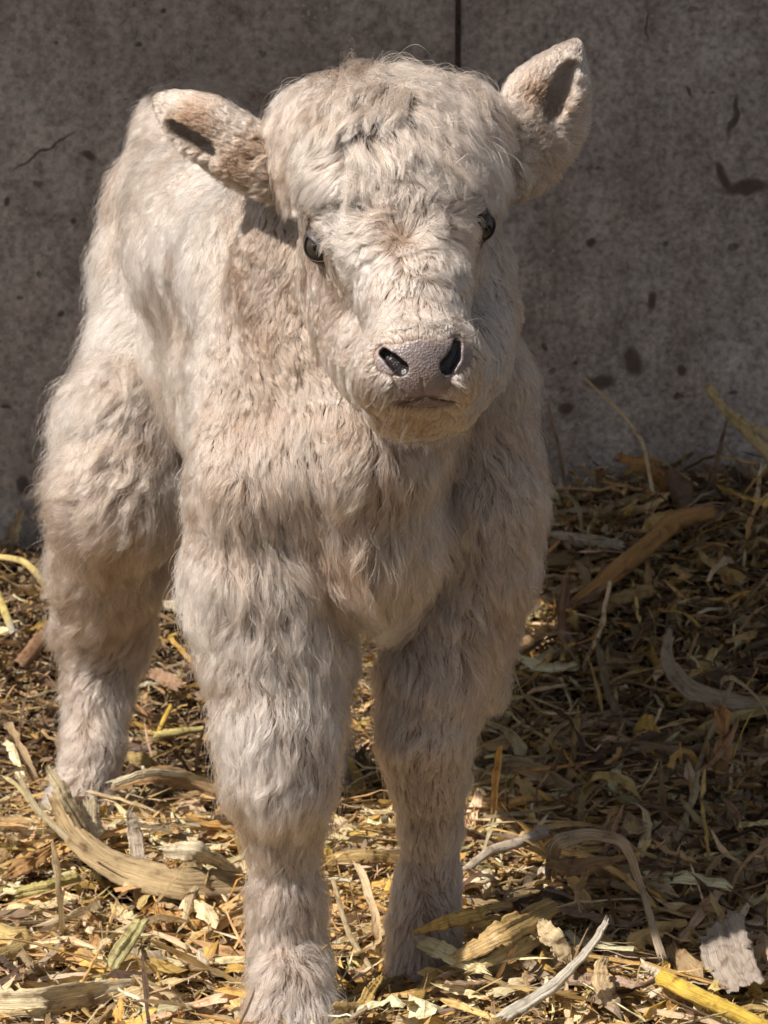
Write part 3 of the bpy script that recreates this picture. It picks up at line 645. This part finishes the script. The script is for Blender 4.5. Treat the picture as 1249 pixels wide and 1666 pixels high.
# ------------------------------------------------------------------ bedding
PAL = np.array([(.62, .405, .165), (.77, .60, .35), (.66, .41, .115), (.40, .26, .13), (.36, .27, .17), (.14, .085, .05), (.80, .67, .45), (.66, .48, .20)])
def ribbons(n, lr, wr, K, tilt, hmax, curv, seed, xr=(-.75, .85), yr=(-.5, WALL_Y - .015), wts=None, spiky=0., fold=.25):
    g = np.random.default_rng(seed)
    x = g.uniform(*xr, n); y = g.uniform(*yr, n)
    l = lr[0] + (lr[1] - lr[0]) * g.random(n) ** 1.8; wd = wr[0] + (wr[1] - wr[0]) * g.random(n) ** 2
    yaw = g.uniform(0, 2 * np.pi, n); pit = g.normal(0, tilt, n)
    up = g.random(n) < spiky; pit[up] = g.uniform(.5, 1.3, up.sum())
    ky = g.normal(0, curv, n) * g.random(n) ** 1.5 / l; kp = g.normal(0, curv * .6, n) / l; kp[up] = -abs(kp[up]) * 1.5
    roll = g.normal(0, .55, n); kr = g.normal(0, curv * 1.2, n)
    s = np.linspace(0, 1, K); C = np.zeros((n, K, 3)); D = np.zeros((n, K, 3))
    for k in range(K):
        a = yaw + ky * l * (s[k] - .5) * 2; p = pit + kp * l * (s[k] - .5) * 2
        D[:, k] = np.stack([np.cos(a) * np.cos(p), np.sin(a) * np.cos(p), np.sin(p)], 1)
        if k: C[:, k] = C[:, k - 1] + (D[:, k] + D[:, k - 1]) * .5 * (l / (K - 1))[:, None]
    C -= C.mean(1, keepdims=True)
    low = -C[:, :, 2].min(1)
    C[:, :, 0] += x[:, None]; C[:, :, 1] += y[:, None]
    C[:, :, 2] += (zg(x, y) + hmax * g.random(n) ** 1.4 + np.where(up, low * .85, low * .25))[:, None]
    C[:, :, 1] = np.minimum(C[:, :, 1], WALL_Y - .006)
    zz = zg(C[:, :, 0], C[:, :, 1]) + .0005 + .002 * g.random(n)[:, None]; C[:, :, 2] = np.maximum(C[:, :, 2], zz)
    S = nrm(np.cross(D, np.array([0, 0, 1.]))); U = np.cross(S, D)
    r = roll[:, None] + kr[:, None] * (s - .5)[None]
    Sr = S * np.cos(r)[..., None] + U * np.sin(r)[..., None]; Ur = U * np.cos(r)[..., None] - S * np.sin(r)[..., None]
    tp = g.random(n)[:, None] ** .5; prof = (1 - (2 * np.abs(s - .5))[None] ** (2.5 + 9 * tp) * (.85 - .6 * tp)) * (1 + g.normal(0, .17, (n, K)))
    prof[:, -1] *= g.random(n) * .9 + .15
    hw = (wd * .5)[:, None] * prof
    fd = g.normal(0, fold, n)[:, None] + .08
    jit = g.normal(0, .10, (n, K)) * (wd * .5)[:, None]
    hl = hw * (1 + g.normal(0, .22, (n, K))); hr = hw * (1 + g.normal(0, .22, (n, K)))
    ej = np.zeros((n, K, 3)); ej[:, 0] = g.normal(0, .45, (n, 3)); ej[:, -1] = g.normal(0, .6, (n, 3)); ej *= np.minimum(wd, l * .3)[:, None, None]
    kn = g.integers(1, max(2, K - 1), n); kz = g.normal(0, .25, n) * (l / K); C[np.arange(n), kn, 2] += np.abs(kz)
    A = C - Sr * hl[..., None] + D * (jit + ej[..., 0])[..., None]; B = C + Sr * hr[..., None] + D * (ej[..., 1] - jit)[..., None]; C = C + D * ej[..., 2][..., None]; M = C + Ur * (hw * fd * 1.6)[..., None]
    V = np.stack([A, M, B], 2).reshape(-1, 3)
    base = (np.arange(n) * K * 3)[:, None, None]; kk = (np.arange(K - 1) * 3)[None, :, None]
    q = np.array([[0, 1, 4, 3], [1, 2, 5, 4]])
    Q = (base[..., None] + kk[..., None] + q[None, None]).reshape(-1, 4)
    # colour of each piece: brown mulch far left, straw in front, duller husk on the right with its shade put into the tones
    p3 = np.stack([x, y, np.zeros(n)], 1)
    mul = sstep(.35, .75, y + .12 * vnoise(p3, 9, 1)) * sstep(.15, -.15, x) * .8
    rt = sstep(.05, .3, x) * sstep(.05, .25, y)
    W = np.zeros((n, 8)); base_w = np.array([.27, .22, .13, .10, .10, .03, .10, .05]); mw = np.array([.05, .03, .04, .40, .15, .30, .02, .01]); rw = np.array([.14, .10, .05, .22, .26, .14, .05, .04])
    W = base_w * (1 - mul)[:, None] * (1 - rt)[:, None] + mw * mul[:, None] + rw * rt[:, None] * (1 - mul)[:, None]
    W = np.cumsum(W, 1); W /= W[:, -1:]
    ci = (g.random(n)[:, None] > W).sum(1)
    col = PAL[ci] * g.uniform(.72, 1.22, (n, 1)) * (1 + g.normal(0, .05, (n, 3)))
    ll = (s[None] * l[:, None]) + g.random(n)[:, None] * 7
    fib = np.zeros((n, K, 3, 3)); fib[..., 1] = ll[..., None]
    off = g.random(n) * 5
    for j in range(3): fib[:, :, j, 0] = (j - 1) * (wd * .5)[:, None] + off[:, None]
    return V, Q, np.repeat(np.clip(col, .01, .9), K * 3, axis=0), fib.reshape(-1, 3)
def straw_obj(name, parts, label, cat):
    V, Q, C, Fb, o = [], [], [], [], 0
    for v, q, c, f in parts: V.append(v); Q.append(q + o); C.append(c); Fb.append(f); o += len(v)
    ob = mesh_obj(name, np.concatenate(V), np.concatenate(Q), M_STRAW)
    set_col(ob, np.concatenate(C))
    a = ob.data.attributes.new('fib', 'FLOAT_VECTOR', 'POINT'); a.data.foreach_set('vector', np.concatenate(Fb).astype(np.float32).ravel())
    return tag(ob, label, cat, kind='stuff')
straw_obj('straw_bedding', [
    ribbons(40000, (.005, .026), (.0010, .0060), 4, .28, .016, .3, 1),
    ribbons(34000, (.010, .045), (.0006, .0020), 5, .40, .034, 1.0, 2, spiky=.05),
    ribbons(22000, (.004, .016), (.0010, .0045), 4, .5, .040, .3, 12),
    ribbons(11000, (.025, .095), (.003, .011), 8, .22, .028, .5, 3, spiky=.03, fold=.4),
    ribbons(2600, (.05, .13), (.005, .016), 12, .20, .038, .6, 4, spiky=.04, fold=.5),
    ribbons(2600, (.05, .14), (.007, .020), 12, .16, .040, .35, 6, yr=(-.5, .40), fold=.45),
    ribbons(9000, (.02, .09), (.002, .011), 6, .25, .03, .5, 21, xr=(-1.5, -.74)), ribbons(9000, (.02, .09), (.002, .011), 6, .25, .03, .5, 22, xr=(.84, 1.6)), ribbons(9000, (.02, .09), (.002, .011), 6, .25, .03, .5, 23, xr=(-1.5, 1.6), yr=(-1.0, -.5)),
    ribbons(2600, (.05, .13), (.0014, .0036), 8, .16, .046, .22, 31, xr=(-.6, .6), yr=(-.4, .8), fold=.6), ribbons(1500, (.04, .11), (.003, .007), 9, .22, .05, .45, 32, xr=(.0, .6), yr=(.2, WALL_Y - .03), fold=.5, spiky=.06),
    ribbons(500, (.06, .15), (.006, .016), 14, .35, .05, 1.1, 7, xr=(.08, .6), yr=(.2, WALL_Y - .05), fold=.5),
    ribbons(5000, (.012, .05), (.0015, .007), 6, .5, .03, 1.3, 5, xr=(.02, .75), yr=(.25, WALL_Y - .02), spiky=.12, fold=.4)],
    'loose chopped straw and dry corn husk litter covering the ground', 'straw')

# single pieces one can pick out
def G(u, v, h=.01):
    d = ray(u, v); t = 2.6 / d[1]
    for _ in range(400):
        p = CAM + d * t
        if p[2] - float(zg(p[0], p[1])) - h - .014 < 0: break
        t += .004
    p[1] = min(p[1], WALL_Y - .01); return p
def spline(Pn, n, lin=.4):
    Pn = np.array(Pn); m = len(Pn); E = np.concatenate([[2 * Pn[0] - Pn[1]], Pn, [2 * Pn[-1] - Pn[-2]]]); out = []
    for t in np.linspace(0, m - 1, n):
        i = min(int(t), m - 2); f = t - i; a, b, c, d = E[i:i + 4]
        out.append(.5 * (2 * b + (c - a) * f + (2 * a - 5 * b + 4 * c - d) * f * f + (3 * b - a - 3 * c + d) * f ** 3) * (1 - lin) + (b * (1 - f) + c * f) * lin)
    return np.array(out)
def dark_frame(path):
    D = nrm(np.gradient(path, axis=0)); return D
def husk(name, cat, label, pts, widths, col, curl=.5, roll=0., twist=0., K=34, group=None, tatter=.10, col2=None, seed=0, ripple=0.):
    g = np.random.default_rng(1000 + seed + int(pts[0][0]) * 7)
    path = spline([G(*p) if len(p) == 3 else P(p[0], p[1], p[3]) for p in pts], K)
    path += np.cumsum(g.normal(0, .0003, (K, 3)), 0)
    D = dark_frame(path); S = nrm(np.cross(D, CAM - path)); U = np.cross(S, D)
    s = np.linspace(0, 1, K); M_ = 13; c = np.linspace(-1, 1, M_)
    wd = np.interp(s, np.linspace(0, 1, len(widths)), widths) / pxm(path.mean(0)) * .5
    wn = np.convolve(g.normal(0, 1, K + 6), np.ones(7) / 7, 'valid'); wd = wd * (1 + wn * tatter * 1.6)
    r = roll + twist * s; V = []; Fb = []
    wob = np.cumsum(g.normal(0, .12, K)); wob -= np.linspace(0, wob[-1], K)
    notch = [np.where(g.random(K) < .03 + tatter * .3, g.uniform(.1, .45, K), g.normal(0, .015, K)) for _ in (0, 1)]; tear = g.uniform(-.006, .006, (2, M_)); curl = curl * .5; lob = [np.cumsum(g.normal(0, .05, K)), np.cumsum(g.normal(0, .05, K))]; lob = [q - np.linspace(q[0], q[-1], K) for q in lob]; rib = g.normal(0, .09, M_)
    for k in range(K):
        Sr = S[k] * math.cos(r[k]) + U[k] * math.sin(r[k]); Ur = U[k] * math.cos(r[k]) - S[k] * math.sin(r[k])
        cu = curl * (1 + .6 * wob[k])
        for j, cc in enumerate(c):
            th = cc * max(abs(cu), .05) * 1.5; q = math.sin(th) / (max(abs(cu), .05) * 1.5); hgt = (1 - math.cos(th)) / (max(abs(cu), .05) * 1.5)
            e = 1 - (notch[int(cc > 0)][k] * abs(cc) ** 4) + lob[int(cc > 0)][k] * abs(cc) * .7
            hgt += rib[j] + .16 * math.sin(s[k] * 9 + seed) * cc
            V.append(path[k] + Sr * q * wd[k] * e - Ur * hgt * wd[k] * np.sign(curl) + Ur * ripple * wd[k] * math.sin(s[k] * 17 + cc * 2.5) + D[k] * (tear[int(k > 0)][j] if k in (0, K - 1) else 0))
            Fb.append((cc * wd[k] + 3, s[k] * .15 + seed, 0))
    i = np.arange(K * M_).reshape(K, M_); Q = np.stack([i[:-1, :-1], i[1:, :-1], i[1:, 1:], i[:-1, 1:]], -1).reshape(-1, 4)
    return finish_piece(name, cat, label, V, Q, Fb, col, col2, np.repeat(s, M_), group, .0005)
def finish_piece(name, cat, label, V, Q, Fb, col, col2, sv, group, thick):
    V = np.array(V); org = V.mean(0); org[2] = V[:, 2].min()
    o = mesh_obj(name, V - org, Q, M_STRAW); o.location = org
    C = np.repeat(np.array(col)[None], len(V), 0)
    if col2 is not None: C = C + (np.array(col2) - C) * sstep(.55, .95, sv)[:, None]
    set_col(o, C); a = o.data.attributes.new('fib', 'FLOAT_VECTOR', 'POINT'); a.data.foreach_set('vector', np.array(Fb, np.float32).ravel())
    if thick:
        m = o.modifiers.new('thickness', 'SOLIDIFY'); m.thickness = thick; m.offset = 0
    return tag(o, label, cat, group)
def stalk(name, cat, label, pts, widths, col, K=26, group=None, seed=0, col2=None, nodes=()):
    g = np.random.default_rng(2000 + seed + int(pts[0][0]))
    path = spline([G(*p) if len(p) == 3 else P(p[0], p[1], p[3]) for p in pts], K)
    D = dark_frame(path); S = nrm(np.cross(D, np.array([.1, -.9, .4]))); U = np.cross(S, D); M_ = 10
    s = np.linspace(0, 1, K); wd = np.interp(s, np.linspace(0, 1, len(widths)), widths) / pxm(path.mean(0)) * .5
    for n_ in nodes: wd = wd * (1 + .22 * np.exp(-((s - n_) / .025) ** 2))
    V = []; Fb = []
    for k in range(K):
        for j in range(M_):
            f = 2 * math.pi * j / M_; e = 1 + .10 * math.sin(3 * f + 1.3) + g.normal(0, .015)
            V.append(path[k] + (S[k] * math.cos(f) + U[k] * math.sin(f) * .72) * wd[k] * e + D[k] * (g.normal(0, .0016) if k in (0, K - 1) else 0)); Fb.append((f * wd[k], s[k] * .15 + seed, 0))
    Q = [(k * M_ + j, k * M_ + (j + 1) % M_, (k + 1) * M_ + (j + 1) % M_, (k + 1) * M_ + j) for k in range(K - 1) for j in range(M_)]
    return finish_piece(name, cat, label, V, np.array(Q), Fb, col, col2, np.repeat(s, M_), group, .0006)
TAN, PALE, GOLD, BRN, GREY, DARK, YEL, ORG = (.46, .33, .17), (.66, .56, .38), (.58, .38, .12), (.33, .20, .10), (.38, .31, .23), (.17, .10, .06), (.68, .46, .07), (.46, .25, .09)
H = lambda label, pts, w, col, **k: husk('corn_husk', 'husk', label, pts, w, col, **k)
T = lambda label, pts, w, col, **k: stalk('straw_stalk', 'stalk', label, pts, w, col, **k)
H('long torn tan husk arching from the hind hoof to the near front leg', [(85, 1292, .05), (130, 1362, .055), (200, 1412, .04), (300, 1440, .03), (405, 1440, .02)], [16, 50, 66, 60, 34], TAN, curl=.75, roll=.5, seed=1)
H('pale upper flap of husk with ragged edge above the long arching husk', [(262, 1385, .05), (320, 1390, .055), (385, 1420, .03)], [20, 40, 16], PALE, curl=.8, roll=-.3, seed=2, tatter=.14)
T('thin jointed stem leaning across the hind hoof', [(32, 1265, .08), (62, 1318, .06), (110, 1365, .05), (165, 1425, .025)], [8, 9, 10, 8], (.42, .34, .20), nodes=(.3, .62), seed=3)
H('short split husk standing upright in front of the hind hoof', [(150, 1395, .02), (148, 1345, .045), (152, 1300, .07)], [34, 36, 30], PALE, curl=.5, tatter=.16, seed=4)
H('grey tan husk flap leaning right of the hind hoof', [(225, 1400, .02), (218, 1352, .04), (212, 1322, .055)], [30, 28, 14], (.55, .45, .33), curl=.4, tatter=.14, seed=5)
H('narrow pale husk folded over beside the upright split husk', [(78, 1250, .10), (104, 1290, .085), (135, 1345, .05)], [10, 26, 22], (.50, .40, .24), curl=.5, roll=.3, seed=6)
H('orange brown oval leaf lying at the left edge of the straw', [(2, 1428, .03), (45, 1405, .035), (92, 1380, .03)], [8, 36, 8], ORG, curl=.4, roll=.2, seed=7, ripple=.1)
H('yellow green bundle of stem lying left below the arching husk', [(28, 1455, .03), (75, 1445, .035), (125, 1432, .03)], [26, 32, 26], (.56, .47, .17), curl=1.3, seed=8)
H('greenish yellow blade standing up in the lower left straw', [(172, 1592, .015), (200, 1545, .035), (232, 1500, .05)], [22, 30, 22], (.52, .46, .20), curl=.6, seed=9)
H('big pale flat husk strip lying across the lower left corner', [(-30, 1632, .03), (70, 1628, .035), (160, 1610, .03), (248, 1590, .02)], [52, 56, 40, 12], (.70, .58, .36), curl=.3, roll=-.2, tatter=.12, seed=10, ripple=.06)
H('curled brown husk with pale rim between the hind hoof and the foreleg', [(178, 1282, .04), (240, 1262, .06), (310, 1272, .06), (385, 1300, .04)], [14, 34, 44, 22], (.42, .26, .12), curl=.9, roll=.5, seed=11)
H('pale narrow husk rim lying on the curled brown husk', [(180, 1278, .055), (235, 1260, .07), (300, 1262, .072), (350, 1276, .06)], [12, 15, 11, 5], PALE, curl=.5, seed=12)
H('sunlit pale leaf lying in front of the far front hoof', [(664, 1528, .045), (715, 1540, .05), (790, 1578, .035)], [10, 40, 12], (.72, .60, .34), curl=.5, roll=.3, seed=13)
H('golden husk strip just above the sunlit pale leaf', [(668, 1520, .055), (730, 1500, .065), (792, 1488, .06)], [8, 26, 22], GOLD, curl=.8, seed=14)
H('broad golden husk lying right of the far front hoof', [(735, 1562, .04), (825, 1515, .06), (912, 1468, .06)], [20, 52, 30], (.56, .38, .15), curl=.7, roll=.25, tatter=.12, seed=15)
H('second golden husk tucked under the broad one', [(765, 1580, .03), (850, 1540, .04), (905, 1505, .04)], [14, 30, 20], (.62, .46, .20), curl=.6, seed=16)
H('long weathered grey white strip running up to a curled tip', [(815, 1655, .03), (895, 1605, .045), (955, 1545, .07), (986, 1495, .10)], [30, 26, 18, 14], (.58, .52, .42), curl=1.2, roll=.3, tatter=.12, seed=17)
T('bright yellow stalk lying in the lower right corner', [(1075, 1588, .05), (1120, 1612, .045), (1180, 1640, .04), (1262, 1680, .03)], [26, 27, 26, 24], YEL, seed=18, nodes=(.04,), K=34)
T('pale broken pith sticking out of the yellow stalk', [(1046, 1568, .055), (1060, 1578, .052), (1080, 1590, .05)], [10, 14, 16], (.72, .60, .42), seed=19)
H('flat grey square of husk in the shade at lower right', [(1165, 1500, .05), (1185, 1555, .04), (1215, 1615, .03)], [76, 80, 60], (.40, .33, .27), curl=.25, tatter=.04, seed=20)
H('arched brown husk bent over like a hoop on the straw heap', [(892, 1430, .06), (905, 1375, .11), (960, 1360, .12), (1018, 1375, .12), (1045, 1450, .08), (1080, 1565, .03)], [16, 26, 24, 18, 14, 16], (.44, .34, .23), curl=1.0, seed=21, K=44)
H('hanging brown leaf under the arched husk', [(888, 1405, .09), (935, 1415, .085), (1020, 1400, .10)], [14, 34, 10], BRN, curl=.6, roll=.3, seed=22)
H('twisted leaf dangling below the arched husk', [(955, 1420, .09), (940, 1450, .07), (945, 1485, .05)], [12, 18, 14], (.42, .30, .17), curl=.8, twist=1.5, seed=23)
T('pale crooked stick lying right of the far foreleg', [(752, 1418, .03), (800, 1382, .045), (845, 1370, .05), (888, 1350, .055)], [12, 14, 17, 20], (.50, .41, .31), seed=24)
T('thick orange brown stalk leaning on the straw heap at right', [(935, 985, .02), (1000, 930, .045), (1060, 880, .06), (1100, 845, .07), (1160, 832, .06)], [26, 32, 30, 32, 24], ORG, seed=25, nodes=(.68,), K=34)
H('folded orange leaf at the top of the heap against the wall', [(1004, 744, .08), (1050, 757, .07), (1092, 790, .03)], [14, 28, 30], ORG, curl=.6, seed=26)
H('dark red brown curled leaf at the top of the heap', [(1088, 765, .07), (1108, 800, .05), (1118, 850, .02)], [20, 40, 14], DARK, curl=.8, seed=27)
T('thin bent straw rising from the heap in front of the wall', [(950, 615, 0, 1.12), (1010, 672, 0, 1.12), (1045, 720, 0, 1.10), (1062, 800, 0, 1.06)], [4, 5, 6, 5], (.62, .48, .28), seed=28)
T('pale stalk with white tip slanting in from the right edge', [(1152, 628, 0, 1.0), (1180, 668, 0, .98), (1215, 700, 0, .97), (1275, 760, 0, .95)], [15, 14, 20, 24], (.56, .44, .22), seed=29)
H('split blade lying along the white tipped stalk', [(1180, 664, 0, .97), (1215, 685, 0, .965), (1262, 712, 0, .955)], [8, 11, 14], (.60, .48, .28), curl=.7, seed=30)
H('pale flat leaf in the shade beside the calf shoulder', [(895, 868, .03), (955, 878, .035), (1015, 892, .03)], [10, 22, 16], (.46, .40, .31), curl=.4, seed=31)
H('brown splintered stalk standing upright beside the calf chest', [(918, 1065, .01), (915, 1000, .04), (922, 935, .08)], [26, 24, 18], (.30, .18, .10), curl=1.1, tatter=.2, seed=32)
H('dull golden husk under the thick orange brown stalk', [(955, 1000, .02), (1010, 975, .03), (1068, 962, .03)], [22, 34, 18], (.40, .27, .12), curl=.8, seed=33)
H('long tan ribbon leaf curving down to the right edge', [(1088, 1022, .07), (1085, 1075, .06), (1120, 1120, .05), (1175, 1140, .05), (1260, 1140, .04)], [10, 22, 34, 38, 30], (.44, .35, .24), curl=.5, twist=.8, seed=34, K=40)
T('thin straw crossing the long tan ribbon leaf', [(1192, 1108, .08), (1160, 1185, .06), (1130, 1262, .02)], [7, 8, 7], (.42, .33, .20), seed=35)
H('yellowish straw bundle at the right edge', [(1105, 1208, .02), (1175, 1175, .035), (1265, 1140, .04)], [10, 20, 26], (.50, .38, .16), curl=1.0, seed=36)
H('wide brown husk lying in the shade right of the far foreleg', [(765, 1272, .02), (850, 1250, .035), (945, 1290, .02)], [24, 48, 16], (.36, .26, .15), curl=.6, roll=-.2, seed=37)
T('yellow bent stem behind the hind leg by the wall', [(-10, 905, .05), (35, 912, .055), (62, 935, .05), (92, 985, .02)], [9, 10, 11, 9], (.60, .46, .17), seed=38)
T('yellow stem with white end at the far left edge', [(-8, 955, .05), (10, 1000, .04), (22, 1032, .025)], [10, 12, 10], (.58, .46, .16), col2=(.7, .66, .55), seed=39)
T('rough brown stick behind the hind leg', [(30, 1085, .02), (62, 1045, .03), (92, 1012, .035)], [24, 26, 20], (.30, .17, .09), seed=40)
T('yellow straw lying flat between hind leg and foreleg', [(250, 1196, .03), (290, 1190, .032), (332, 1186, .03)], [10, 12, 9], (.66, .55, .20), seed=41)
T('short yellow straw standing crosswise between hind leg and foreleg', [(255, 1198, .02), (266, 1172, .035), (278, 1148, .045)], [7, 8, 6], YEL, seed=42)
H('brown wood chip lying between hind leg and foreleg', [(244, 1092, .03), (266, 1104, .032), (292, 1118, .03)], [20, 24, 20], (.36, .22, .13), curl=.2, tatter=.04, seed=43)
H('olive brown leaf between hind leg and foreleg', [(195, 1228, .03), (225, 1236, .035), (252, 1254, .03)], [12, 24, 10], (.45, .33, .13), curl=.5, seed=44)
H('dark gold husk lying between the two front legs', [(535, 1402, .02), (590, 1396, .03), (645, 1400, .02)], [20, 30, 16], (.40, .27, .10), curl=.8, seed=45)
T('thin stem leaning between the two front hooves', [(542, 1432, .05), (568, 1520, .03), (615, 1592, .02)], [6, 8, 7], (.45, .35, .20), seed=46)
H('golden chip standing in the straw between the front hooves', [(578, 1650, .02), (600, 1622, .03), (622, 1592, .04)], [18, 18, 8], GOLD, curl=.4, seed=47)
H('pale crumpled leaf right of the far front hoof', [(868, 1500, .05), (895, 1530, .045), (925, 1568, .03)], [22, 44, 18], (.62, .48, .28), curl=.5, tatter=.2, ripple=.1, seed=48)
H('torn brown leaf standing on the heap beside the arched husk', [(1000, 1640, .02), (975, 1590, .035), (985, 1555, .04)], [24, 30, 12], (.55, .40, .22), curl=.6, tatter=.2, seed=49)
